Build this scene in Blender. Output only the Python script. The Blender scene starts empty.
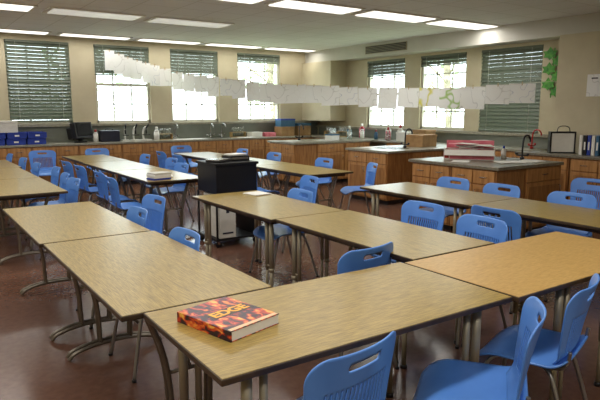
import bpy, bmesh, math, random
from mathutils import Vector, Matrix
random.seed(7)
S=bpy.context.scene
COL=S.collection
S.view_settings.view_transform='Standard'
S.view_settings.look='None'
S.view_settings.exposure=0.1
R=math.radians

# ------------------------------------------------------------------ materials
def lin(c):
    return tuple(((x/255)/12.92 if x/255<=.04045 else ((x/255+.055)/1.055)**2.4) for x in c)+(1,)
def base(name):
    m=bpy.data.materials.new(name); m.use_nodes=True
    return m,m.node_tree,m.node_tree.nodes['Principled BSDF']
def noisy(name,c1,c2,scale=8,rough=.5,metal=0,stretch=(1,1,1),bump=0,detail=4,coords='Object',lo=.35,hi=.65,spec=.5,coat=0):
    m,t,b=base(name)
    tc=t.nodes.new('ShaderNodeTexCoord'); mp=t.nodes.new('ShaderNodeMapping')
    mp.inputs['Scale'].default_value=stretch
    n=t.nodes.new('ShaderNodeTexNoise'); n.inputs['Scale'].default_value=scale; n.inputs['Detail'].default_value=detail
    r=t.nodes.new('ShaderNodeValToRGB')
    r.color_ramp.elements[0].position=lo; r.color_ramp.elements[1].position=hi
    r.color_ramp.elements[0].color=lin(c1); r.color_ramp.elements[1].color=lin(c2)
    t.links.new(tc.outputs[coords],mp.inputs['Vector']); t.links.new(mp.outputs[0],n.inputs['Vector'])
    t.links.new(n.outputs['Fac'],r.inputs['Fac']); t.links.new(r.outputs['Color'],b.inputs['Base Color'])
    b.inputs['Roughness'].default_value=rough; b.inputs['Metallic'].default_value=metal
    b.inputs['Specular IOR Level'].default_value=spec
    b.inputs['Coat Weight'].default_value=coat
    if bump:
        bp=t.nodes.new('ShaderNodeBump'); bp.inputs['Strength'].default_value=bump; bp.inputs['Distance'].default_value=.01
        t.links.new(n.outputs['Fac'],bp.inputs['Height']); t.links.new(bp.outputs[0],b.inputs['Normal'])
    return m
def plain(name,c,rough=.5,metal=0,spec=.5):
    d=tuple(max(0,x-6) for x in c)
    return noisy(name,d,c,scale=15,rough=rough,metal=metal,spec=spec)
def emis(name,c,s):
    m,t,b=base(name)
    b.inputs['Base Color'].default_value=lin(c); b.inputs['Emission Color'].default_value=lin(c); b.inputs['Emission Strength'].default_value=s
    return m

M={}
M['lam']=noisy('laminate_wood',(106,88,38),(184,156,84),scale=26,rough=.28,stretch=(.6,16,1),detail=8,lo=.3,hi=.68)
M['lam2']=noisy('laminate_light',(172,134,72),(198,162,98),scale=26,rough=.36,stretch=(1,5,1),detail=6,lo=.3,hi=.7)
M['edge']=noisy('edge_dark_brown',(48,36,24),(70,52,34),scale=12,rough=.45)
M['tan_leg']=plain('tan_enamel',(158,148,124),.35,.3)
M['darkleg']=plain('dark_metal',(122,114,102),.32,.6)
M['chrome']=plain('chair_frame_steel',(156,156,156),.28,.85)
M['blue']=noisy('blue_plastic',(80,132,212),(92,146,226),scale=4,rough=.34,spec=.5)
M['cab']=noisy('cabinet_oak',(138,92,48),(172,122,70),scale=5,rough=.45,stretch=(6,6,.8),detail=6)
M['cabdoor']=noisy('cabinet_door_oak',(160,110,60),(194,142,86),scale=5,rough=.42,stretch=(6,6,.8),detail=6)
M['ctop']=noisy('countertop_grey',(138,134,118),(160,156,138),scale=30,rough=.3)
M['ctopd']=noisy('countertop_dark',(112,106,90),(134,126,108),scale=30,rough=.3)
M['black']=plain('black_plastic',(26,26,30),.35)
M['blacks']=plain('black_satin',(14,14,17),.45)
M['white']=plain('white_paint',(232,230,222),.5)
M['beige']=plain('computer_beige',(208,206,196),.5)
M['frame']=plain('window_frame_cream',(206,202,186),.5)
M['card']=noisy('cardboard',(150,116,76),(172,136,92),scale=8,rough=.8)
M['pink']=noisy('pink_paper',(214,104,122),(230,132,144),scale=9,rough=.6)
M['cobalt']=plain('cobalt_bin',(34,62,160),.4)
M['teal']=plain('teal_box',(52,98,130),.5)
M['red']=plain('red_plastic',(176,36,34),.4)
M['navy']=plain('navy_case',(30,34,52),.4)
M['green']=noisy('green_paper',(40,112,34),(96,170,62),scale=14,rough=.6)
M['steel']=plain('stainless',(170,170,168),.25,.9)
M['blind']=plain('blind_slat_olive',(104,112,96),.5)
M['pin']=noisy('clothespin_wood',(170,140,96),(190,160,112),scale=10,rough=.7)
M['string']=plain('string_white',(220,216,200),.8)
M['screen']=plain('screen_glass',(14,18,26),.12)
M['paper']=plain('paper_white',(242,241,234),.7)
def glassmat(name,tint,alpha):
    m,t,b=base(name); t.nodes.remove(b)
    tr=t.nodes.new('ShaderNodeBsdfTransparent'); gl=t.nodes.new('ShaderNodeBsdfGlossy'); mx=t.nodes.new('ShaderNodeMixShader')
    tr.inputs[0].default_value=tint; gl.inputs['Roughness'].default_value=.02; mx.inputs[0].default_value=alpha
    o=t.nodes['Material Output']
    t.links.new(tr.outputs[0],mx.inputs[1]); t.links.new(gl.outputs[0],mx.inputs[2]); t.links.new(mx.outputs[0],o.inputs[0])
    return m
M['glass']=glassmat('window_glass',(.95,.98,.96,1),.05)
M['glassware']=glassmat('glassware',(.8,.86,.86,1),.25)
M['wall']=noisy('wall_cream_paint',(190,179,150),(198,187,158),scale=3,rough=.7)
M['wallg']=noisy('wall_panel_greygreen',(122,126,116),(134,138,126),scale=3,rough=.6)
M['soffit']=noisy('soffit_offwhite_paint',(200,197,188),(206,203,194),scale=3,rough=.7)
def floormat():
    m,t,b=base('floor_waxed_red_brown')
    tc=t.nodes.new('ShaderNodeTexCoord')
    n1=t.nodes.new('ShaderNodeTexNoise'); n1.inputs['Scale'].default_value=.9; n1.inputs['Detail'].default_value=5
    n2=t.nodes.new('ShaderNodeTexNoise'); n2.inputs['Scale'].default_value=22; n2.inputs['Detail'].default_value=4
    mx=t.nodes.new('ShaderNodeMath'); mx.operation='ADD'
    ml=t.nodes.new('ShaderNodeMath'); ml.operation='MULTIPLY'; ml.inputs[1].default_value=.5
    r=t.nodes.new('ShaderNodeValToRGB')
    r.color_ramp.elements[0].position=.3; r.color_ramp.elements[0].color=lin((94,66,54))
    r.color_ramp.elements[1].position=.7; r.color_ramp.elements[1].color=lin((122,88,72))
    t.links.new(tc.outputs['Object'],n1.inputs['Vector']); t.links.new(tc.outputs['Object'],n2.inputs['Vector'])
    t.links.new(n1.outputs['Fac'],mx.inputs[0]); t.links.new(n2.outputs['Fac'],mx.inputs[1])
    t.links.new(mx.outputs[0],ml.inputs[0]); t.links.new(ml.outputs[0],r.inputs['Fac']); t.links.new(r.outputs[0],b.inputs['Base Color'])
    b.inputs['Roughness'].default_value=.22
    return m
M['floor']=floormat()
def ceilmat():
    m,t,b=base('ceiling_tile')
    tc=t.nodes.new('ShaderNodeTexCoord')
    br=t.nodes.new('ShaderNodeTexBrick'); br.offset=0; br.inputs['Scale'].default_value=1
    br.inputs['Brick Width'].default_value=.6; br.inputs['Row Height'].default_value=.6; br.inputs['Mortar Size'].default_value=.008
    br.inputs['Color1'].default_value=lin((240,240,240)); br.inputs['Color2'].default_value=lin((235,235,235)); br.inputs['Mortar'].default_value=lin((212,211,206))
    t.links.new(tc.outputs['Object'],br.inputs['Vector']); t.links.new(br.outputs['Color'],b.inputs['Base Color'])
    b.inputs['Roughness'].default_value=.9
    return m
M['ceil']=ceilmat()
def drawmat(name,ink,sc,seed,wd=.02):
    m,t,b=base(name)
    tc=t.nodes.new('ShaderNodeTexCoord'); mp=t.nodes.new('ShaderNodeMapping'); mp.inputs['Location'].default_value=(seed,seed*2,seed*.7)
    v=t.nodes.new('ShaderNodeTexNoise'); v.inputs['Scale'].default_value=sc; v.inputs['Detail'].default_value=1.0
    r=t.nodes.new('ShaderNodeValToRGB'); e=r.color_ramp.elements; W=(246,246,243)
    e[0].position=.5-wd; e[0].color=lin(W); e[1].position=.5; e[1].color=lin(ink)
    x=e.new(.5+wd); x.color=lin(W)
    t.links.new(tc.outputs['Object'],mp.inputs[0]); t.links.new(mp.outputs[0],v.inputs['Vector']); t.links.new(v.outputs['Fac'],r.inputs[0]); t.links.new(r.outputs[0],b.inputs['Base Color'])
    b.inputs['Roughness'].default_value=.8
    tl=t.nodes.new('ShaderNodeBsdfTranslucent'); mx=t.nodes.new('ShaderNodeMixShader'); mx.inputs[0].default_value=.14
    t.links.new(r.outputs[0],tl.inputs[0]); t.links.new(b.outputs[0],mx.inputs[1]); t.links.new(tl.outputs[0],mx.inputs[2]); t.links.new(mx.outputs[0],t.nodes['Material Output'].inputs[0])
    return m
DR=[drawmat('drawing_pencil_a',(212,212,210),4,1,.015),drawmat('drawing_pencil_b',(218,217,213),3.5,4,.015),drawmat('drawing_ink',(186,190,206),5,9,.015),
    drawmat('drawing_green',(160,196,100),4,3,.05),drawmat('drawing_blank',(240,240,236),4,3,.02),drawmat('drawing_yellow',(228,222,90),4,13,.06)]

# ------------------------------------------------------------------ mesh builder
class MB:
    def __init__(s): s.bm=bmesh.new(); s.mats=[]
    def mi(s,m):
        if m not in s.mats: s.mats.append(m)
        return s.mats.index(m)
    def box(s,x0,x1,y0,y1,z0,z1,m,bev=0,rot=None):
        i=s.mi(m)
        r=bmesh.ops.create_cube(s.bm,size=1)
        vs=r['verts']
        for v in vs:
            v.co=Vector((x0+(v.co.x+.5)*(x1-x0),y0+(v.co.y+.5)*(y1-y0),z0+(v.co.z+.5)*(z1-z0)))
        fs=set(f for v in vs for f in v.link_faces)
        for f in fs: f.material_index=i
        if bev:
            es=list(set(e for v in vs for e in v.link_edges))
            rr=bmesh.ops.bevel(s.bm,geom=es,offset=bev,segments=2,affect='EDGES',profile=.6)
            for f in rr['faces']: f.material_index=i
            vs=list(set([v for f in rr['faces'] for v in f.verts]))
        if rot:
            bmesh.ops.transform(s.bm,matrix=rot,verts=list(set(v for v in vs if v.is_valid)))
        return s
    def cyl(s,c,r,h,m,seg=16,r2=None,axis='Z'):
        i=s.mi(m)
        rr=bmesh.ops.create_cone(s.bm,cap_ends=True,segments=seg,radius1=r,radius2=r if r2 is None else r2,depth=h)
        mt=Matrix.Translation(Vector(c))
        if axis=='X': mt=mt@Matrix.Rotation(R(90),4,'Y')
        if axis=='Y': mt=mt@Matrix.Rotation(R(90),4,'X')
        bmesh.ops.transform(s.bm,matrix=mt,verts=rr['verts'])
        for f in set(f for v in rr['verts'] for f in v.link_faces):
            f.material_index=i; f.smooth=len(f.verts)==4
        return s
    def tube(s,pts,r,m,n=8,smooth=0):
        i=s.mi(m)
        P=[Vector(p) for p in pts]
        for _ in range(smooth):
            Q=[P[0]]
            for a,b in zip(P,P[1:]): Q+= [a*.75+b*.25,a*.25+b*.75]
            Q.append(P[-1]); P=Q
        rings=[]; up=None
        for k,p in enumerate(P):
            d=(P[min(k+1,len(P)-1)]-P[max(k-1,0)]).normalized()
            if up is None:
                up=Vector((0,0,1)) if abs(d.z)<.9 else Vector((1,0,0))
            a=d.cross(up).normalized(); up2=a.cross(d).normalized(); up=up2
            rings.append([s.bm.verts.new(p+a*r*math.cos(2*math.pi*j/n)+up2*r*math.sin(2*math.pi*j/n)) for j in range(n)])
        for A,B in zip(rings,rings[1:]):
            for j in range(n):
                f=s.bm.faces.new((A[j],A[(j+1)%n],B[(j+1)%n],B[j])); f.material_index=i; f.smooth=True
        f=s.bm.faces.new(rings[0]); f.material_index=i
        f=s.bm.faces.new(rings[-1]); f.material_index=i
        return s
    def poly(s,pts,m):
        i=s.mi(m); f=s.bm.faces.new([s.bm.verts.new(Vector(p)) for p in pts]); f.material_index=i
        return s
    def mesh(s,name):
        bmesh.ops.recalc_face_normals(s.bm,faces=s.bm.faces[:])
        me=bpy.data.meshes.new(name); s.bm.to_mesh(me); s.bm.free()
        for m in s.mats: me.materials.append(m)
        return me
def obj(name,me,parent=None,loc=None,rotz=0,label=None,cat=None,group=None,kind=None):
    o=bpy.data.objects.new(name,me); COL.objects.link(o)
    if loc: o.location=loc
    o.rotation_euler[2]=R(rotz)
    if parent: o.parent=parent
    if label: o['label']=label
    if cat: o['category']=cat
    if group: o['group']=group
    if kind: o['kind']=kind
    return o
def empty(name,loc,rotz,label,cat,group=None):
    return obj(name,None,None,loc,rotz,label,cat,group)
def copy_thing(src,loc,rotz,label=None):
    def cp(o,par):
        n=o.copy(); COL.objects.link(n)
        if par: n.parent=par; n.matrix_parent_inverse=o.matrix_parent_inverse.copy()
        for c in o.children: cp(c,n)
        return n
    n=cp(src,None); n.location=loc; n.rotation_euler[2]=R(rotz)
    if label: n['label']=label
    return n
def simple(name,mb,loc,rotz,label,cat,group=None):
    return obj(name,mb.mesh(name),None,loc,rotz,label,cat,group)

# ------------------------------------------------------------------ room shell
XR,YB,ZC=9.5,13.0,3.1
XL,YF=-2.6,-2.2
f=MB(); f.box(XL-.2,XR+.2,YF-.2,YB+.2,-.1,0,M['floor']); obj('floor',f.mesh('floor'),kind='structure')
f=MB(); f.box(XL-.2,XR+.2,YF-.2,YB+.2,ZC,ZC+.1,M['ceil']); obj('ceiling',f.mesh('ceiling'),kind='structure')
BW=[(0.1,1.32),(1.86,3.08),(3.58,4.8),(5.3,6.52),(7.05,8.3)]
BZ=(1.3,2.98)
w=MB()
w.box(XL-.2,XR+.2,YB,YB+.2,0,BZ[0],M['wall']); w.box(XL-.2,XR+.2,YB,YB+.2,BZ[1],ZC,M['wall'])
xs=[XL-.2]+[v for p in BW for v in p]+[XR+.2]
for i in range(0,len(xs),2): w.box(xs[i],xs[i+1],YB,YB+.2,BZ[0],BZ[1],M['wall'])
obj('wall_back',w.mesh('wall_back'),kind='structure')
RW=[(6.24,7.57),(7.93,9.18),(9.66,10.94)]
RZ=(1.17,2.74)
w=MB()
w.box(XR,XR+.2,YF,YB,0,RZ[0],M['wall']); w.box(XR,XR+.2,YF,YB,RZ[1],ZC,M['wall'])
ys=[YF]+[v for p in RW for v in p]+[YB]
for i in range(0,len(ys),2): w.box(XR,XR+.2,ys[i],ys[i+1],RZ[0],RZ[1],M['wall'])
obj('wall_right',w.mesh('wall_right'),kind='structure')
w=MB(); w.box(XL-.2,XL,YF,YB,0,ZC,M['wall']); obj('wall_left',w.mesh('wall_left'),kind='structure')
w=MB(); w.box(XL-.2,XR+.2,YF-.2,YF,0,ZC,M['wall']); obj('wall_front',w.mesh('wall_front'),kind='structure')
w=MB(); w.box(9.1,XR,YF,YB,2.80,ZC,M['soffit']); obj('trim_1',w.mesh('trim_1'),kind='structure')
w=MB(); w.box(8.98,XR,2.2,5.62,0,2.80,M['wall']); obj('trim_2',w.mesh('trim_2'),kind='structure')
w=MB(); w.box(XL,XR,YB-.03,YB,.9,BZ[0]-.05,M['wallg']); w.box(XL,XR,YB-.12,YB+.02,BZ[0]-.05,BZ[0],M['ctop']); obj('trim_3',w.mesh('trim_3'),kind='structure')
w=MB(); w.box(XR-.03,XR,5.68,YB-.12,.9,RZ[0]-.05,M['wallg']); w.box(XR-.12,XR+.02,5.68,YB-.12,RZ[0]-.05,RZ[0],M['ctop']); obj('trim_4',w.mesh('trim_4'),kind='structure')
w=MB(); w.box(9.0,XR,11.75,YB,1.31,2.80,M['wall']); obj('trim_5',w.mesh('trim_5'),kind='structure')
w=MB(); w.box(XL,XR,YB-.015,YB,0,.1,M['edge']); obj('baseboard_back',w.mesh('bb'),kind='structure')

def window(n,a,b,z0,z1,wall):
    mb=MB(); W=b-a; H=z1-z0; fr=M['frame']
    mb.box(0,.05,-.05,.05,0,H,fr); mb.box(W-.05,W,-.05,.05,0,H,fr)
    mb.box(0,W,-.05,.05,0,.06,fr); mb.box(0,W,-.05,.05,H-.06,H,fr)
    mb.box(.05,W-.05,-.03,.03,H*.5-.03,H*.5+.03,fr)
    for i in (1,2): mb.box(W*i/3-.014,W*i/3+.014,-.015,.015,.06,H-.06,fr)
    for i in (1,3): mb.box(.05,W-.05,-.015,.015,H*i/4-.014,H*i/4+.014,fr)
    mb.box(.05,W-.05,-.003,.003,.06,H-.06,M['glass'])
    o=obj('window_%d'%n,mb.mesh('window'),kind='structure')
    if wall=='b': o.location=(a,YB+.1,z0)
    else: o.location=(XR+.1,b,z0); o.rotation_euler[2]=R(-90)
    return o
n=1
for a,b in BW: window(n,a,b,BZ[0],BZ[1],'b'); n+=1
for a,b in RW: window(n,a,b,RZ[0],RZ[1],'r'); n+=1
def blind(a,b,ztop,drop,wall,tilt,lab):
    W=b-a-.02; pt=.07
    e=empty('window_blind',None,0,lab,'window blind','window blinds')
    mb=MB(); k=int(drop/pt)
    for i in range(k):
        z=-.085-i*pt
        mb.box(0,W,-.039,.039,z-.0015,z+.0015,M['blind'],rot=Matrix.Translation((0,0,z))@Matrix.Rotation(R(tilt),4,'X')@Matrix.Translation((0,0,-z)))
    obj('slats',mb.mesh('slats'),e)
    mb=MB(); mb.box(0,W,-.03,.03,-.05,0,M['blind'],bev=.004); obj('head_rail',mb.mesh('head_rail'),e)
    mb=MB(); z=-.085-k*pt; mb.box(0,W,-.02,.02,z,z+.03,M['blind'],bev=.004); obj('bottom_rail',mb.mesh('bottom_rail'),e)
    for x in (W*.15,W*.85):
        mb=MB(); mb.tube([(x,-.044,-.03),(x,-.044,z)],.002,M['string'],5); obj('cord',mb.mesh('cord'),e)
    if wall=='b': e.location=(a+.01,YB+.02,ztop)
    else: e.location=(XR+.02,b-.01,ztop); e.rotation_euler[2]=R(-90)
FB='olive-grey horizontal slat blind lowered over the whole window'
HB='olive-grey horizontal slat blind drawn halfway up the window'
UB='olive-grey slat blind pulled up to the window head'
T_=64
blind(*BW[0],BZ[1],1.6,'b',T_,FB); blind(*BW[1],BZ[1],1.6,'b',61,FB)
blind(*BW[2],BZ[1],.62,'b',T_,HB); blind(*BW[3],BZ[1],.55,'b',T_,HB); blind(*BW[4],BZ[1],.14,'b',T_,UB)
blind(*RW[0],RZ[1],1.5,'r',64,FB); blind(*RW[1],RZ[1],.14,'r',T_,UB); blind(*RW[2],RZ[1],.3,'r',T_,HB)

# ceiling lights
M['lamp']=emis('light_diffuser',(255,252,245),1.4)
M['lampdim']=emis('light_diffuser_dim',(240,238,230),.4)
mbh=MB(); mbh.box(-.72,.72,-.3,.3,-.02,0,M['white']); housing=mbh.mesh('housing')
mbd=MB(); mbd.box(-.66,.66,-.26,.26,-.032,-.021,M['lamp']); diff=mbd.mesh('diffuser')
mbd=MB(); mbd.box(-.66,.66,-.26,.26,-.032,-.021,M['lampdim']); diffd=mbd.mesh('diffuser')
for ri,(yy,xe) in enumerate(((12.5,8.3),(9.6,4.3),(7.1,8.36),(4.5,3.6),(2.0,3.6),(-.5,3.6))):
    x=xe
    while x>-2:
        dim=(ri==1 and x>1.3) 
        e=empty('ceiling_light',(x,yy,ZC),0,'dim fluorescent troffer panel set in the tiled ceiling' if dim else 'bright white fluorescent troffer panel set in the tiled ceiling','ceiling light','fluorescent ceiling lights')
        sc=.62 if yy>12 else .9
        h=obj('housing',housing,e); d=obj('diffuser',diffd if dim else diff,e)
        h.scale[1]=sc; d.scale[1]=sc
        ld=bpy.data.lights.new('tube_light','AREA'); ld.shape='RECTANGLE'; ld.size=1.3; ld.size_y=.3; ld.energy=6 if dim else (8 if ri==0 else 13.5); ld.color=(1,.97,.91)
        l=bpy.data.objects.new('tube_light',ld); COL.objects.link(l); l.parent=e; l.location=(0,0,-.05)
        x-=1.6
mb=MB(); mb.box(-.01,0,0,1.35,0,.18,M['tan_leg'])
for i in range(5): mb.box(-.02,-.008,.03,1.32,.018+i*.032,.036+i*.032,M['black'])
simple('air_vent',mb,(9.1,9.2,2.86),0,'louvred metal air vent grille set in the soffit','air vent')

# ------------------------------------------------------------------ chair
def sdf_box(p,q,cx,cy,hx,hy,r):
    dx=abs(p-cx)-hx+r; dy=abs(q-cy)-hy+r
    return math.hypot(max(dx,0),max(dy,0))+min(max(dx,dy),0)-r
def shell(name,nx,ny,x0,x1,y0,y1,fn,sd,hole=None,th=.007,mat=None):
    bm=bmesh.new(); V={}
    dx=(x1-x0)/nx; dy=(y1-y0)/ny
    keep=[]
    for i in range(nx):
        for j in range(ny):
            cx=x0+(i+.5)*dx; cy=y0+(j+.5)*dy
            if sd(cx,cy)<0 and not (hole and hole(i,j,cx,cy)): keep.append((i,j))
    cnt={}
    for i,j in keep:
        for a in ((i,j),(i+1,j),(i+1,j+1),(i,j+1)): cnt[a]=cnt.get(a,0)+1
    for (i,j),c in cnt.items():
        p=x0+i*dx; q=y0+j*dy
        if c<4 and abs(sd(p,q))<1.2*max(dx,dy):
            for _ in range(3):
                d=sd(p,q); e=1e-4
                gx=(sd(p+e,q)-sd(p-e,q))/(2*e); gy=(sd(p,q+e)-sd(p,q-e))/(2*e)
                g=gx*gx+gy*gy or 1
                p-=d*gx/g; q-=d*gy/g
        V[(i,j)]=bm.verts.new(fn(p,q))
    for i,j in keep:
        f=bm.faces.new((V[(i,j)],V[(i+1,j)],V[(i+1,j+1)],V[(i,j+1)])); f.smooth=True
    bmesh.ops.recalc_face_normals(bm,faces=bm.faces[:])
    me=bpy.data.meshes.new(name); bm.to_mesh(me); bm.free(); me.materials.append(mat)
    o=bpy.data.objects.new('tmp',me); COL.objects.link(o)
    md=o.modifiers.new('s','SOLIDIFY'); md.thickness=th; md.offset=0
    dg=bpy.context.evaluated_depsgraph_get(); me2=bpy.data.meshes.new_from_object(o.evaluated_get(dg))
    bpy.data.objects.remove(o); me2.name=name
    return me2
BWD=.24
def bsd(p,q):
    sc=.88+.12*min(1,q/.3)
    o=sdf_box(p/sc,q,0,.195,BWD,.195,.08)
    h=sdf_box(p,q,0,.332,.084,.016,.015)
    return max(o,-h)
def bfn(p,q):
    t=q/.39
    y=-.195-.08*t**1.3+.06*(p/BWD)**2*(.4+.6*t)
    if q<.07: y+=.05*(1-q/.07)**2
    return Vector((p,y,.448+q*.98))
def bhole(i,j,cx,cy):
    return i%4 in (1,2) and .06<cy<.25 and abs(cx)<.17
back_me=shell('backrest',84,39,-BWD,BWD,0,.39,bfn,bsd,bhole,.007,M['blue'])
def ssd(p,q): return sdf_box(p,q,0,0,.24,.225,.085)
def sfn(p,q):
    z=.448+.012*(p/.22)**2
    if q>.08: z-=.045*((q-.08)/.13)**2
    if q<-.13: z+=.035*((-q-.13)/.08)**2
    return Vector((p,q,z))
seat_me=shell('seat',26,26,-.24,.24,-.225,.225,sfn,ssd,None,.008,M['blue'])
def leg_mesh(sx,sy):
    mb=MB()
    mb.tube([(sx*.13,sy*.07,.432),(sx*.175,sy*.13,.428),(sx*.195,sy*.165,.37),(sx*.235,sy*.235+(-.03 if sy<0 else 0),.012)],.0115,M['chrome'],8,2)
    mb.cyl((sx*.236,sy*.237+(-.03 if sy<0 else 0),.008),.014,.016,M['black'],10)
    return mb.mesh('leg')
legs=[leg_mesh(a,b) for a,b in ((-1,-1),(1,-1),(-1,1),(1,1))]
mb=MB()
mb.tube([(-.13,-.1,.43),(-.13,.1,.43)],.011,M['chrome']); mb.tube([(.13,-.1,.43),(.13,.1,.43)],.011,M['chrome'])
mb.tube([(-.13,.07,.43),(.13,.07,.43)],.009,M['chrome']); mb.tube([(-.13,-.07,.43),(.13,-.07,.43)],.009,M['chrome'])
frame_me=mb.mesh('under_frame')
sups=[]
for s in (-1,1):
    mb=MB(); mb.tube([(s*.14,-.08,.43),(s*.17,-.18,.435),(s*.185,-.215,.48),(s*.187,-.222,.54)],.009,M['chrome'],8,2); sups.append(mb.mesh('back_support'))
CH=None
def chair(x,y,face,label='blue moulded plastic school chair with slotted back and steel legs'):
    global CH
    if CH is None:
        CH=empty('school_chair',(x,y,0),face-90,label,'chair','blue school chairs')
        obj('seat',seat_me,CH); obj('backrest',back_me,CH)
        for l in legs: obj('leg',l,CH)
        obj('under_frame',frame_me,CH)
        for l in sups: obj('back_support',l,CH)
        return
    copy_thing(CH,(x,y,0),face-90,label)
tl='blue plastic school chair pushed under a wood laminate table'
op='blue plastic school chair pulled out beside a table'
for c in ((1.2,1.67,100,op),(1.91,1.5,126,op),(2.52,1.62,108,op),(2.2,2.74,97,op),(1.27,3.5,180,tl),(1.66,5.08,184,op),(1.3,4.52,178,tl),
          (1.38,6.9,182,tl),(1.5,8.4,178,op),(1.42,7.55,176,tl),(1.4,9.2,180,tl),(1.35,11.35,180,op),(1.4,10.3,182,tl),(2.2,11.7,-95,op),(3.25,11.7,-88,op),
          (3.0,4.68,176,tl),(3.75,5.6,170,op),(5.5,6.5,155,op),(5.42,7.5,180,tl),(3.42,3.42,182,tl),(3.28,2.72,176,tl),(4.18,2.96,2,tl),
          (5.02,3.02,184,tl),(5.04,4.5,180,tl),(5.0,3.82,177,tl),(6.25,3.5,185,op),(3.38,8.9,180,tl),(3.15,7.95,182,tl),(3.3,9.9,180,tl),
          (2.3,7.6,0,tl),(2.25,6.9,-4,tl),(2.3,8.6,3,tl),(2.3,9.4,4,tl),(5.4,9.0,180,tl),(5.4,10.2,178,tl),(4.2,9.6,0,tl),(4.2,8.2,2,tl),(4.25,7.2,0,tl),(4.25,10.5,0,tl),(5.0,11.6,-90,op)):
    chair(*c)

# ------------------------------------------------------------------ tables
TW,TD=1.52,.76
def tops(m):
    a=MB(); a.box(-TW/2+.005,TW/2-.005,-TD/2+.005,TD/2-.005,.726,.752,m); 
    return a.mesh('tabletop')
a=MB(); a.box(-TW/2,TW/2,-TD/2,TD/2,.726,.750,M['edge'],bev=.005); edge_me=a.mesh('edge_band')
a=MB(); 
for y in (-.3,.3): a.box(-.66,.66,y-.012,y+.012,.69,.726,M['edge'])
for x in (-.66,.66): a.box(x-.012,x+.012,-.3,.3,.69,.726,M['edge'])
apron_me=a.mesh('apron')
top1=tops(M['lam']); top2=tops(M['lam2'])
def legA(sx,sy,xo=.62):
    a=MB(); x=sx*xo; y=sy*.29
    a.cyl((x,y,.50),.021,.44,M['tan_leg'],14); a.cyl((x,y,.17),.016,.32,M['tan_leg'],12); a.cyl((x,y,.012),.022,.024,M['black'],12)
    a.cyl((x,y,.29),.025,.03,M['tan_leg'],14)
    x2=x-sx*.07
    a.cyl((x2,y,.5),.016,.44,M['tan_leg'],12); a.cyl((x2,y,.17),.012,.32,M['tan_leg'],12); a.cyl((x2,y,.012),.018,.024,M['black'],12)
    a.tube([(x,y,.32),(x2,y,.32)],.01,M['tan_leg'])
    return a.mesh('leg')
LA=[legA(a_,b_) for a_ in (-1,1) for b_ in (-1,1)]
LC=[legA(a_,b_,.27) for a_ in (-1,1) for b_ in (-1,1)]
def endB(sx):
    a=MB(); x=sx*.6; d=M['darkleg']
    for k in (0,.05):
        xx=x-sx*k
        a.tube([(xx,-.31,.012),(xx,-.28,.05),(xx,-.12,.085),(xx,.12,.085),(xx,.28,.05),(xx,.31,.012)],.013,d,8,2)
    a.tube([(x,-.1,.08),(x,-.11,.4),(x,-.22,.71)],.013,d,8,2); a.tube([(x,.1,.08),(x,.11,.4),(x,.22,.71)],.013,d,8,2)
    a.tube([(x-sx*.05,-.1,.08),(x-sx*.05,-.11,.4),(x-sx*.05,-.22,.71)],.011,d,8,2); a.tube([(x-sx*.05,.1,.08),(x-sx*.05,.11,.4),(x-sx*.05,.22,.71)],.011,d,8,2)
    a.tube([(x,-.11,.36),(x,.11,.36)],.01,d)
    a.tube([(x,0,.36),(x-sx*.3,0,.72)],.009,d)
    a.tube([(x,-.24,.712),(x,.24,.712)],.013,d)
    return a.mesh('leg_frame')
EB=[endB(-1),endB(1)]
PROT={}
def table(kind,x,y,rot,label,sx=1):
    if kind not in PROT:
        e=empty('classroom_table',(x,y,0),rot,label,'table','rectangular classroom tables')
        obj('tabletop',top2 if kind=='C' else top1,e); obj('edge_band',edge_me,e); obj('apron',apron_me,e)
        if kind in 'AC':
            for l in (LA if kind=='A' else LC): obj('leg',l,e)
        else:
            for l in EB: obj('leg_frame',l,e)
        PROT[kind]=e
    else: e=copy_thing(PROT[kind],(x,y,0),rot,label)
    e.scale[0]=sx
    return e
la='rectangular wood laminate table with thick tan round legs'
lb='rectangular wood laminate folding table with grey metal feet'
lc='rectangular light tan laminate table with dark brown edge'
table('A',1.56,1.985,-.5,'brown wood laminate table with a thick textbook on it')
table('C',3.09,1.955,0,lc)
table('A',2.80,3.11,90,la); table('A',2.76,4.635,90,la)
table('B',1.09,3.19,90,lb,1.07); table('B',1.07,4.83,90,lb,1.07)
table('B',1.06,7.25,90,lb); table('B',1.06,8.78,90,lb); table('B',1.1,10.31,90,lb)
table('A',4.62,4.22,90,la); table('A',4.62,2.695,90,la); table('A',4.61,1.17,90,la)
table('B',2.8,7.5,90,lb); table('B',2.8,9.03,90,lb); table('B',2.82,10.56,90,lb)
table('B',4.82,7.0,90,lb); table('B',4.81,8.53,90,lb); table('B',4.8,10.06,90,lb)

# ------------------------------------------------------------------ textbook
e=empty('textbook',(1.055,2.06,.7525),14,'thick softcover textbook with orange, red and black picture cover','book')
e.scale=(1.05,1.05,1)
mb=MB(); mb.box(-.122,.1235,-.155,.155,.002,.040,M['paper']); obj('pages',mb.mesh('pages'),e)
cov,t,b=base('cover_picture')
tc=t.nodes.new('ShaderNodeTexCoord'); mp=t.nodes.new('ShaderNodeMapping'); mp.inputs['Scale'].default_value=(1,.5,1); mp.inputs['Rotation'].default_value=(0,0,.5)
nn=t.nodes.new('ShaderNodeTexNoise'); nn.inputs['Scale'].default_value=38; nn.inputs['Detail'].default_value=6; nn.inputs['Distortion'].default_value=.6
rr=t.nodes.new('ShaderNodeValToRGB'); el=rr.color_ramp.elements; el[0].position=.40; el[0].color=lin((34,14,40)); el[1].position=.68; el[1].color=lin((246,196,90))
x_=el.new(.47); x_.color=lin((96,22,40)); x_=el.new(.53); x_.color=lin((198,48,30)); x_=el.new(.60); x_.color=lin((228,112,44))
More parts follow.
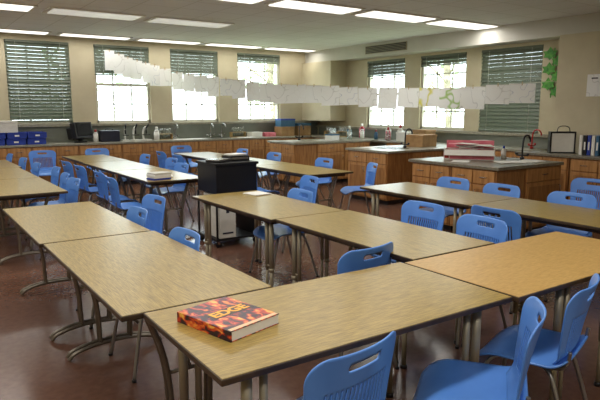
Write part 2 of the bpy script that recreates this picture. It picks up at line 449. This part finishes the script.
t.links.new(tc.outputs['Object'],mp.inputs[0]); t.links.new(mp.outputs[0],nn.inputs['Vector']); t.links.new(nn.outputs['Fac'],rr.inputs[0]); t.links.new(rr.outputs[0],b.inputs['Base Color']); b.inputs['Roughness'].default_value=.28
mb=MB(); mb.box(-.125,.125,-.158,.158,.040,.043,cov); mb.box(-.125,.125,-.158,.158,0,.002,cov); mb.box(-.128,-.1225,-.158,.158,0,.043,cov); obj('cover',mb.mesh('cover'),e)
mb=MB(); mb.box(-.122,.122,-.155,-.135,.0431,.0434,plain('cover_band_cream',(230,196,150),.3)); obj('cover_band',mb.mesh('cover_band'),e)
mb=MB(); mb.box(-.09,.118,-.025,.045,.0431,.0434,plain('cover_panel_maroon',(50,12,26),.3)); obj('cover_panel',mb.mesh('cover_panel'),e)
def text(body,size,loc,parent,mat,rot=(0,0,0),name='title',ext=.0003):
    c=bpy.data.curves.new(name,'FONT'); c.body=body; c.size=size; c.align_x='CENTER'; c.align_y='CENTER'; c.extrude=ext; c.offset=size*.035
    t=bpy.data.objects.new('t',c); COL.objects.link(t)
    dg=bpy.context.evaluated_depsgraph_get(); me=bpy.data.meshes.new_from_object(t.evaluated_get(dg)); bpy.data.objects.remove(t)
    me.materials.clear(); me.materials.append(mat)
    o=obj(name,me,parent); o.location=loc; o.rotation_euler=rot; return o
text('EDGE',.072,(.014,.009,.044),e,plain('title_yellow',(254,184,56),.4))

# ------------------------------------------------------------------ media cart
e=empty('media_cart',(3.24,6.28,0),0,'plain black rolling media cart with equipment and papers on top','cart')
mb=MB(); mb.box(-.29,.29,-.27,.27,.97,1.0,M['blacks'],bev=.008); obj('top_shelf',mb.mesh('top'),e)
mb=MB(); mb.box(-.27,.27,-.25,.25,.64,.66,M['blacks']); mb.box(-.27,-.25,-.25,.25,.66,.97,M['blacks']); mb.box(.25,.27,-.25,.25,.66,.97,M['blacks']); mb.box(-.25,.25,.23,.25,.66,.97,M['blacks']); mb.box(-.25,.25,-.25,-.235,.66,.97,M['blacks']); obj('compartment',mb.mesh('compartment'),e)
mb=MB(); mb.box(-.29,.29,-.27,.27,.08,.11,M['blacks'],bev=.005); obj('bottom_shelf',mb.mesh('bot'),e)
mb=MB(); mb.box(.24,.26,-.24,.24,.11,.64,M['blacks']); obj('side_panel',mb.mesh('sp'),e)
for sx in (-1,1):
    for sy in (-1,1):
        mb=MB(); mb.box(sx*.27-.01,sx*.27+.01,sy*.25-.01,sy*.25+.01,.11,.64,M['blacks']); obj('post',mb.mesh('post'),e)
        mb=MB(); mb.cyl((sx*.25,sy*.23,.035),.035,.025,M['black'],14,axis='Y'); mb.box(sx*.25-.012,sx*.25+.012,sy*.23-.02,sy*.23+.02,.04,.08,M['steel']); obj('caster',mb.mesh('caster'),e)
e2=empty('computer_tower',(3.1,6.24,.112),0,'tall light grey computer tower standing on the lower cart shelf','computer')
mb=MB(); mb.box(-.105,.105,-.23,.2,0,.51,M['beige'],bev=.008); obj('case',mb.mesh('case'),e2)
mb=MB(); mb.box(-.085,.085,-.236,-.229,.38,.42,M['white']); mb.box(-.085,.085,-.236,-.229,.43,.47,M['white']); obj('disc_drive',mb.mesh('dd'),e2)
mb=MB(); mb.box(-.02,.02,-.233,-.229,.3,.34,M['navy']); mb.box(-.07,.07,-.232,-.229,.05,.07,M['navy']); obj('front_panel',mb.mesh('vs'),e2)
e3=empty('laptop',(3.1,6.2,1.001),30,'closed laptop lying on top of the black cart','laptop')
mb=MB(); mb.box(-.14,.14,-.1,.1,0,.022,M['black'],bev=.005); obj('base',mb.mesh('lb'),e3)
mb=MB(); mb.box(-.14,.14,-.1,.1,.024,.036,M['steel'],bev=.004); obj('lid',mb.mesh('ll'),e3)
e4=empty('video_player',(3.37,6.3,1.001),0,'dark video player box on top of the cart','video player')
mb=MB(); mb.box(-.13,.13,-.12,.12,0,.06,M['black'],bev=.006); obj('case',mb.mesh('vc'),e4)
mb=MB(); mb.box(-.11,.11,-.124,-.119,.02,.045,M['steel']); obj('front_panel',mb.mesh('vf'),e4)
def papers(x,y,z,rot,w=.3,d=.22,n=3):
    mb=MB()
    for i in range(n):
        mb.box(-w/2,w/2,-d/2,d/2,i*.003,i*.003+.002,M['paper'],rot=Matrix.Rotation(R(random.uniform(-12,12)),4,'Z'))
    simple('paper_stack',mb,(x,y,z),rot,'loose stack of white papers lying on a worktop','papers','loose paper stacks')
papers(3.37,6.3,1.063,20,.22,.18,6)
papers(3.0,5.15,.754,15,.2,.22,3); papers(2.75,7.2,.754,-10,.3,.22,4)
mb=MB()
for i in range(4): mb.box(-.12+.01*(i%2),.12+.01*(i%2),-.09,.09,i*.022,i*.022+.02,[M['cobalt'],M['white'],M['paper'],M['beige']][i])
simple('book_stack',mb,(2.62,6.92,.754),12,'short stack of thin books on the laminate table','books')

# ------------------------------------------------------------------ cabinets and counters
def cabinet(x,y,rot,W,D,H=.88,nd=2,label='oak base cabinet with drawers over two doors',drawers=True):
    e=empty('base_cabinet',(x,y,0),rot,label,'cabinet','oak lab cabinets')
    mb=MB(); mb.box(-W/2,W/2,0,D,.08,H,M['cab']); mb.box(-W/2+.01,W/2-.01,.05,D,0,.08,M['black']); obj('body',mb.mesh('body'),e)
    w=(W-.03)/nd
    zt=H-.2 if drawers else H-.03
    for i in range(nd):
        x0=-W/2+.015+i*w+.008; x1=x0+w-.016
        mb=MB(); mb.box(x0,x1,-.018,0,.11,zt,M['cabdoor'],bev=.003)
        mb.box(x0+.05,x1-.05,-.022,-.017,.16,zt-.05,M['cab']) 
        d=obj('door',mb.mesh('door'),e)
        hx=x1-.04 if i%2==0 else x0+.04
        mb=MB(); mb.tube([(hx,-.018,zt-.16),(hx,-.045,zt-.15),(hx,-.045,zt-.07),(hx,-.018,zt-.06)],.005,M['steel'],6); obj('handle',mb.mesh('handle'),d)
        if drawers:
            mb=MB(); mb.box(x0,x1,-.018,0,zt+.015,H-.02,M['cabdoor'],bev=.003); d=obj('drawer',mb.mesh('drawer'),e)
            cx=(x0+x1)/2; z=(zt+H)/2
            mb=MB(); mb.tube([(cx-.05,-.018,z),(cx-.045,-.04,z),(cx+.045,-.04,z),(cx+.05,-.018,z)],.005,M['steel'],6); obj('handle',mb.mesh('handle'),d)
    return e
x=.35
while x<8.6:
    cabinet(x+.44,12.36,0,.88,.62); x+=.885
y=12.2
while y>6.1:
    if not (9.6<y-.44<11.3 or 6.8<y-.44<8.5): cabinet(8.88,y-.44,-90,.88,.6)
    y-=.885
for yy in (5.4,4.5,3.6): cabinet(8.4,yy,-90,.88,.56)
def slab(x0,x1,y0,y1,mat,label,z=.88):
    mb=MB(); mb.box(x0,x1,y0,y1,z,z+.04,mat,bev=.006); return simple('countertop',mb,(0,0,0),0,label,'countertop')
slab(0.3,9.44,12.32,12.96,M['ctop'],'long grey countertop under the windows with sinks')
slab(8.84,9.44,5.96,12.315,M['ctop'],'grey countertop running below the window wall')
slab(8.36,8.97,3.1,5.9,M['ctopd'],'dark countertop beside the cream pilaster')
for (x0,x1,y0,y1,mt,l) in ((6.75,8.8,10.0,11.0,M['ctop'],'pale grey top on a lab island'),(6.7,8.8,7.15,8.2,M['ctop'],'pale grey top on a lab island with a sink'),(5.95,7.3,4.42,5.85,M['ctopd'],'grey-brown worktop on the lab island holding a paper box')):
    slab(x0-.04,x1,y0-.04,y1+.04,mt,l)
    n_=2 if y1-y0>1.2 else 1
    wy=(y1-y0)/n_
    D=.55
    for i in range(n_): cabinet(x0,y0+wy*(i+.5),-90,wy-.01,D,nd=2,label='oak island cabinet with drawers above panelled doors')
    nx=int((x1-x0-D)/.6); wx=(x1-x0-D)/nx
    for i in range(nx): cabinet(x0+D+.005+wx*(i+.5),y0,0,wx-.01,y1-y0,nd=1,label='narrow oak island cabinet with one door')
for k,z in enumerate((.922,1.045)):
    for i in range(5):
        e=empty('storage_crate',(.75+i*.37+.02*k,12.62,z),0,'small blue plastic crate stacked on the counter','crate','blue crates on the counter')
        mb=MB(); c=M['cobalt']
        mb.box(-.16,.16,-.2,.2,0,.012,c); mb.box(-.17,-.155,-.2,.2,.012,.115,c); mb.box(.155,.17,-.2,.2,.012,.115,c); mb.box(-.155,.155,-.2,-.188,.012,.115,c); mb.box(-.155,.155,.188,.2,.012,.115,c)
        obj('crate_body',mb.mesh('cb'),e)
        mb=MB(); mb.box(-.16,.16,-.215,-.2,.095,.115,c); mb.box(-.04,.04,-.204,-.2,.04,.07,M['paper']); obj('crate_lip',mb.mesh('cl'),e)

# ------------------------------------------------------------------ small props
CT=.921
def faucet(x,y,rot,mat=None,lab='gooseneck laboratory tap standing on the countertop'):
    m=mat or M['steel']; mb=MB()
    mb.cyl((0,0,.02),.03,.04,m,14); mb.tube([(0,0,.03),(0,0,.26),(0,-.04,.33),(0,-.12,.34),(0,-.17,.28),(0,-.17,.24)],.013,m,8,2)
    mb.tube([(-.09,0,.06),(.09,0,.06)],.011,m); mb.cyl((-.09,0,.08),.02,.03,m,8); mb.cyl((.09,0,.08),.02,.03,m,8)
    simple('lab_tap',mb,(x,y,CT),rot,lab,'tap','lab taps')
def sink(x,y,rot):
    mb=MB(); 
    mb.box(-.22,.22,-.17,.17,0,.003,M['black']); 
    for a in ((-.24,.24,-.19,-.17),(-.24,.24,.17,.19),(-.24,-.22,-.17,.17),(.22,.24,-.17,.17)): mb.box(*a,0,.008,M['steel'])
    simple('sink',mb,(x,y,CT),rot,'steel rimmed sink basin set in the countertop','sink')
def boxitem(name,x,y,z,rot,w,d,h,mat,lab,cat,lid=None):
    e=empty(name,(x,y,z),rot,lab,cat)
    mb=MB(); mb.box(-w/2,w/2,-d/2,d/2,0,h*.8,mat,bev=.005); obj('box_body',mb.mesh('bb'),e)
    mb=MB(); mb.box(-w/2-.006,w/2+.006,-d/2-.006,d/2+.006,h*.8,h,lid or mat,bev=.004); obj('lid',mb.mesh('lid'),e)
    return e
def bottle(x,y,z,h,mat,cap,lab):
    mb=MB(); r=h*.2; mb.cyl((0,0,h*.32),r,h*.64,mat,14); mb.cyl((0,0,h*.72),r,h*.16,mat,14,r2=r*.4); mb.cyl((0,0,h*.9),r*.45,h*.2,cap,12)
    simple('bottle',mb,(x,y,z),0,lab,'bottle','bottles on the lab counters')
def case(x,y,z,rot):
    e=empty('equipment_case',(x,y,z),rot,'dark navy equipment case with handle on the counter','case')
    mb=MB(); mb.box(-.2,.2,-.15,.15,0,.24,M['navy'],bev=.02); obj('case_body',mb.mesh('cb'),e)
    mb=MB(); mb.tube([(-.08,0,.235),(-.07,0,.275),(.07,0,.275),(.08,0,.235)],.01,M['black'],8,1); obj('handle',mb.mesh('h'),e)
def monitor(x,y,z,rot):
    e=empty('computer_monitor',(x,y,z),rot,'dark tube computer monitor tilted on the counter','monitor')
    tilt=Matrix.Translation((0,0,.06))@Matrix.Rotation(R(-12),4,'X')
    mb=MB(); mb.box(-.22,.22,-.16,-.02,0,.34,M['black'],bev=.012,rot=tilt); mb.box(-.16,.16,-.04,.2,.03,.28,M['black'],bev=.03,rot=tilt); obj('case',mb.mesh('mc'),e)
    mb=MB(); mb.box(-.18,.18,-.166,-.158,.05,.31,M['screen'],rot=tilt); obj('screen',mb.mesh('ms'),e)
    mb=MB(); mb.cyl((0,0,.015),.13,.03,M['black'],20); mb.cyl((0,0,.05),.05,.06,M['black'],16); obj('stand',mb.mesh('st'),e)
def microscope(x,y,rot):
    mb=MB(); m=M['white']
    mb.box(-.08,.08,-.1,.1,0,.03,m,bev=.008); mb.tube([(0,.07,.03),(0,.09,.15),(0,.06,.26),(0,.0,.3)],.02,m,8,2)
    mb.box(-.06,.06,-.07,.05,.12,.135,M['black']); mb.cyl((0,-.01,.2),.018,.1,M['black'],12)
    mb.tube([(0,-.01,.27),(0,-.08,.36)],.018,M['black'],10)
    simple('microscope',mb,(x,y,CT),rot,'white microscope with black eyepiece on the counter','microscope','microscopes on the counter')
def rack(x,y,z,rot):
    mb=MB(); mb.box(-.2,.2,-.06,.06,0,.012,M['pin']); mb.box(-.2,.2,-.06,.06,.12,.13,M['pin']); mb.box(-.2,-.19,-.06,.06,0,.13,M['pin']); mb.box(.19,.2,-.06,.06,0,.13,M['pin'])
    for i in range(8): mb.cyl((-.16+i*.046,0,.13),.012,.24,M['glassware'],8)
    simple('test_tube_rack',mb,(x,y,z),rot,'wooden rack of glass test tubes on the counter','rack')
monitor(3.12,12.64,CT,25); case(3.72,12.66,CT,-6)
for i,xx in enumerate((4.06,4.28,4.52)): microscope(xx,12.62,20*i-10)
bottle(3.42,12.6,CT,.26,M['white'],M['red'],'white squeeze bottle with red cap on the counter'); bottle(4.72,12.5,CT,.3,M['white'],M['white'],'tall white bottle on the counter')
rack(4.97,12.74,CT,0); rack(6.9,12.75,CT,3)
boxitem('archive_box',1.7,12.62,1.162,0,.42,.32,.22,M['white'],'white archive box with lid on the blue crates','box')
papers(5.35,12.55,CT,-8,.4,.3); papers(5.75,12.6,CT,4,.4,.3); papers(7.0,12.5,CT,0,.4,.28)
sink(6.3,12.6,0); faucet(6.2,12.84,0); faucet(5.3,12.86,0); faucet(6.5,12.84,10)
boxitem('carton',7.35,12.7,CT,5,.3,.25,.12,M['white'],'small white carton on the counter','box')
boxitem('cardboard_box',8.2,12.64,CT,0,.4,.34,.24,M['card'],'brown cardboard box on the corner counter','box')
boxitem('lidded_box',8.23,12.65,CT+.241,-4,.42,.3,.2,M['teal'],'blue lidded box on top of a cardboard box','box',M['cobalt'])
boxitem('lidded_box',8.72,12.66,CT,3,.42,.34,.32,M['card'],'brown lidded box in the counter corner','box',M['teal'])
boxitem('carton',7.75,12.68,CT,-4,.3,.22,.1,M['pink'],'small pink carton on the counter','box')
rack(9.1,11.9,CT,80); rack(9.15,11.4,CT,90)
for i in range(10): bottle(9.0+.13*(i%3),10.5+.16*i if i<5 else 9.5+.13*(i-5),CT,.22+.06*(i%3),[M['white'],M['glassware'],M['pink'],M['white'],M['teal']][i%5],M['red'] if i%2 else M['white'],'small lab bottle with cap on the counter')
boxitem('archive_box',9.1,9.1,CT,0,.36,.36,.2,M['white'],'white lidded box on the window counter','box')
boxitem('archive_box',9.12,8.65,CT,0,.3,.36,.26,M['card'],'brown lidded box on the window counter','box')
boxitem('cardboard_box',8.05,7.7,CT,12,.5,.36,.22,M['card'],'open brown cardboard box on the lab island','box')
sink(7.25,7.65,90); faucet(7.55,7.62,90,M['black'],'black gooseneck laboratory tap on the lab island')
faucet(7.4,10.8,0,M['black'],'black gooseneck laboratory tap on the lab island')
papers(7.0,7.98,CT,20); papers(7.7,10.4,CT,10); papers(7.0,10.5,CT,30,.4,.3)
rack(8.2,10.6,CT,30); bottle(8.45,10.3,CT,.28,M['glassware'],M['white'],'clear glass bottle on the lab island'); boxitem('carton',7.95,10.3,CT,10,.26,.2,.14,M['white'],'small white carton on the lab island','box',M['teal'])
e=empty('paper_box',(6.64,5.42,CT),-52,'open white and pink-red carton heaped with papers','box')
mb=MB()
mb.box(-.33,.33,-.2,.2,0,.01,M['white'])
for a_ in ((-.34,.34,-.21,-.2),(-.34,.34,.2,.21),(-.34,-.33,-.2,.2),(.33,.34,-.2,.2)): mb.box(*a_,0,.14,M['white'])
obj('carton_body',mb.mesh('tray'),e)
mb=MB(); mb.box(-.33,.33,-.004,.004,0,.11,M['white'],rot=Matrix.Translation((0,-.212,.13))@Matrix.Rotation(R(125),4,'X')); obj('flap',mb.mesh('flap'),e)
mb=MB(); mb.box(-.33,.33,-.004,.004,0,.11,M['pink'],rot=Matrix.Translation((0,.205,.14))@Matrix.Rotation(R(-10),4,'X')); obj('flap',mb.mesh('flap'),e)
mb=MB(); mb.box(-.26,.33,-.213,-.2105,.01,.07,M['pink']); mb.box(-.344,-.3405,-.2,.2,.02,.09,M['pink']); mb.box(-.33,-.27,-.213,-.2105,.02,.07,M['red']); obj('colour_print',mb.mesh('cs'),e)
mb=MB(); mb.box(-.32,.32,-.18,.18,.012,.12,M['pink'])
for i in range(16):
    a=random.uniform(-.2,.2); mb.box(a-.12,a+.12,-.13,.13,.12+i*.006,.123+i*.006,M['pink'] if i%4==1 else M['paper'],rot=Matrix.Rotation(R(random.uniform(-7,7)),4,'Y')@Matrix.Rotation(R(random.uniform(-20,20)),4,'Z'))
obj('paper_pile',mb.mesh('pp'),e)
boxitem('carton',7.06,5.55,CT,-20,.24,.2,.24,M['pink'],'pinkish-red carton standing on the lab island','box',M['white'])
bottle(7.06,5.16,CT,.18,M['white'],M['cobalt'],'small white bottle on the lab island')
papers(6.6,4.72,CT,-30,.34,.28,5); papers(6.95,4.66,CT,10,.34,.26,4); papers(6.2,5.2,CT,40,.3,.22,2)
faucet(7.12,4.9,90,M['black'],'black gooseneck laboratory tap on the lab island')
e=empty('tote_bag',(8.72,5.3,CT),-42,'white paper tote bag with black trim on the dark counter','bag')
mb=MB(); mb.box(-.19,.19,-.06,.06,0,.34,M['paper'],bev=.004); obj('bag_body',mb.mesh('b'),e)
mb=MB()
for a_ in ((-.194,.194,-.064,.064,0,.02),(-.194,.194,-.064,.064,.315,.342),(-.194,-.17,-.064,.064,0,.34),(.17,.194,-.064,.064,0,.34)): mb.box(*a_,M['black'])
obj('trim_band',mb.mesh('t'),e)
mb=MB(); mb.tube([(-.1,-.06,.33),(-.08,-.06,.43),(.08,-.06,.43),(.1,-.06,.33)],.007,M['black'],6,2); obj('handle',mb.mesh('h'),e)
for i,m in enumerate((M['white'],M['black'],M['cobalt'],M['white'],M['teal'])):
    mb=MB(); mb.box(-.14,.14,-.025,.025,0,.3,m,bev=.003); mb.box(-.142,-.14,-.012,.012,.08,.2,M['paper'])
    simple('ring_binder',mb,(8.75,4.92-i*.065,CT),0,'ring binder standing upright on the dark counter','binder','ring binders on the counter')
boxitem('plastic_box',8.68,4.3,CT,0,.4,.36,.18,M['black'],'black plastic tray box on the dark counter','box')
faucet(9.2,6.15,0,M['red'],'red laboratory gas tap by the window')
mb=MB(); mb.box(-.003,0,-.12,.12,-.17,.17,DR[0]); mb.box(-.004,-.003,-.05,.05,.1,.12,M['black'])
simple('wall_notice',mb,(8.979,4.98,1.98),0,'white printed notice taped to the cream pilaster','notice')
mb=MB()
for i in range(6):
    z=.70-i*.13; s=(-1)**i
    cy=s*.085; k=1.75
    mb.poly([(-.004-.002*i,cy+dy*.16*k,z+dz*.12*k) for dy,dz in ((0,-.5),(.15,-.3),(.45,-.25),(.35,0),(.5,.25),(.2,.25),(0,.6),(-.2,.25),(-.5,.25),(-.35,0),(-.45,-.25),(-.15,-.3))],M['green'])
mb.tube([(-.002,.03,-.05),(-.002,-.03,.3),(-.002,.03,.6),(-.002,0,.8)],.01,M['green'],5,2)
simple('paper_vine',mb,(9.46,5.99,1.86),0,'green cut-paper leafy vine stuck beside the window','paper decoration')

# ------------------------------------------------------------------ drawings on a string
def interp(T,s):
    for (a,za),(b,zb) in zip(T,T[1:]):
        if a<=s<=b: return za+(zb-za)*(s-a)/(b-a)
    return T[-1][1]
A=Vector((4.97,12.88)); B=Vector((9.0,5.58))
ZT=[(0,2.52),(.06,2.40),(.2,2.24),(.37,2.09),(.6,1.99),(.8,1.96),(1,2.05)]
def P(s):
    p=A.lerp(B,s); return Vector((p.x,p.y,interp(ZT,s)+.02))
mb=MB(); mb.tube([P(i/40) for i in range(41)],.003,M['string'],5)
simple('string_line',mb,(0,0,0),0,'white string strung across the room corner holding drawings','string')
mb=MB(); A2=Vector((3.8,12.86,2.88)); B2=Vector((4.97,12.86,2.56)); mb.tube([A2,A2.lerp(B2,.5)+Vector((0,0,-.03)),B2],.003,M['string'],5)
simple('string_line',mb,(0,0,0),0,'white string hung across the window piers','string')
def sheet(p,ang,w,h,mat,tilt,roll=0):
    bm=bmesh.new(); N=6; vs=[]; cu=random.uniform(-.006,.012)
    for i in range(N+1):
        for j in range(5):
            x=(i/N-.5)*w; z=-j/4*h
            vs.append(bm.verts.new((x,.003*math.sin(i*1.1)*(j/4)+cu*(j/4)**2,z)))
    for i in range(N):
        for j in range(4):
            f=bm.faces.new((vs[i*5+j],vs[i*5+j+1],vs[(i+1)*5+j+1],vs[(i+1)*5+j])); f.smooth=True
    me=bpy.data.meshes.new('sheet'); bm.to_mesh(me); bm.free(); me.materials.append(mat)
    e=obj('drawing_sheet',me,None,p,0,'white paper drawing clipped to the string','drawing','student drawings on the string')
    e.rotation_euler=(R(tilt),R(roll),ang)
    mb=MB(); mb.box(-.006,.006,-.008,.008,-.03,.03,M['pin']); obj('clothespin',mb.mesh('pin'),e)
ang=math.atan2((B-A).y,(B-A).x)
L=(B-A).length; d=.18; i=0
while d<L-.2:
    fr=d/L; w=(.31+.12*fr)*random.uniform(.94,1.06); h=random.choice((.36,.38,.4,.42))*(1-.1*fr)
    p=P(fr)+Vector((.01*(i%2),.01*(i%2),random.uniform(-.01,.01)))
    sheet(p,ang+R(random.uniform(-7,7)),w,h,{17:DR[5],18:DR[3]}.get(i,DR[[0,1,4,0,1,2,1,4][i%8]]),random.uniform(-3,3),random.uniform(-2,2))
    d+=w+random.uniform(-.01,.015); i+=1
for i in range(6):
    s=.06+i*.17; p=A2.lerp(B2,s)+Vector((0,-.012*(i%2)-.004,-.03*math.sin(s*3.1)))
    sheet(p,R(random.uniform(-3,3)),random.uniform(.2,.24),random.uniform(.4,.46),DR[i%3 if i%2 else 4],random.uniform(-2,2),random.uniform(-3,3))

# ------------------------------------------------------------------ outside
leafm=noisy('foliage',(122,144,100),(190,206,160),scale=3,rough=.8,detail=8)
bark=noisy('bark',(140,128,112),(170,158,140),scale=8,rough=.9)
mb=MB(); mb.box(-30,50,-20,60,-.6,-.5,noisy('outdoor_grass',(150,165,120),(180,190,150),scale=2,rough=.9)); g=obj('outdoor_ground',mb.mesh('g'),kind='structure')
def tree(x,y,h,r):
    e=empty('tree',(x,y,-.5),0,'leafy green tree standing outside the windows','tree','trees outside')
    mb=MB(); mb.tube([(0,0,0),(.1,0,h*.3),(-.1,.1,h*.7),(0,0,h)],.13,bark,8,1)
    for i in range(6):
        a=i*1.05; mb.tube([(0,0,h*(.35+.08*i)),(math.cos(a)*r*.7,math.sin(a)*r*.7,h*(.5+.08*i))],.035,bark,6)
    obj('trunk',mb.mesh('trunk'),e)
    bm=bmesh.new()
    for i in range(430):
        a=random.uniform(0,6.28); z=random.uniform(h*.35,h*1.15); rr=r*math.sqrt(random.random())*(1-.5*abs((z/h-.7)))
        c=Vector((math.cos(a)*rr,math.sin(a)*rr,z)); u=Vector((random.gauss(0,1),random.gauss(0,1),random.gauss(0,1))).normalized(); v=u.orthogonal().normalized(); q=random.uniform(.08,.16)
        bm.faces.new([bm.verts.new(c+u*q),bm.verts.new(c+v*q*.6),bm.verts.new(c-u*q),bm.verts.new(c-v*q*.6)])
    me=bpy.data.meshes.new('crown'); bm.to_mesh(me); bm.free(); me.materials.append(leafm); obj('crown',me,e)
for t in ((11.5,18.5,5,1.8),(6.0,24,5.5,1.8),(16.5,14.5,5,1.8),(19,9,4.5,1.8)): tree(*t)
w=bpy.data.worlds.new('World'); S.world=w; w.use_nodes=True
bg=w.node_tree.nodes['Background']; bg.inputs[0].default_value=(.84,.93,1,1); bg.inputs[1].default_value=7.0

# ------------------------------------------------------------------ camera
cd=bpy.data.cameras.new('camera'); cam=bpy.data.objects.new('camera',cd); COL.objects.link(cam)
cam.location=(0,0,1.63); cam.rotation_euler=(R(81),0,R(-34.5)); cd.sensor_width=36; cd.lens=34.8; cd.clip_start=.05
S.camera=cam
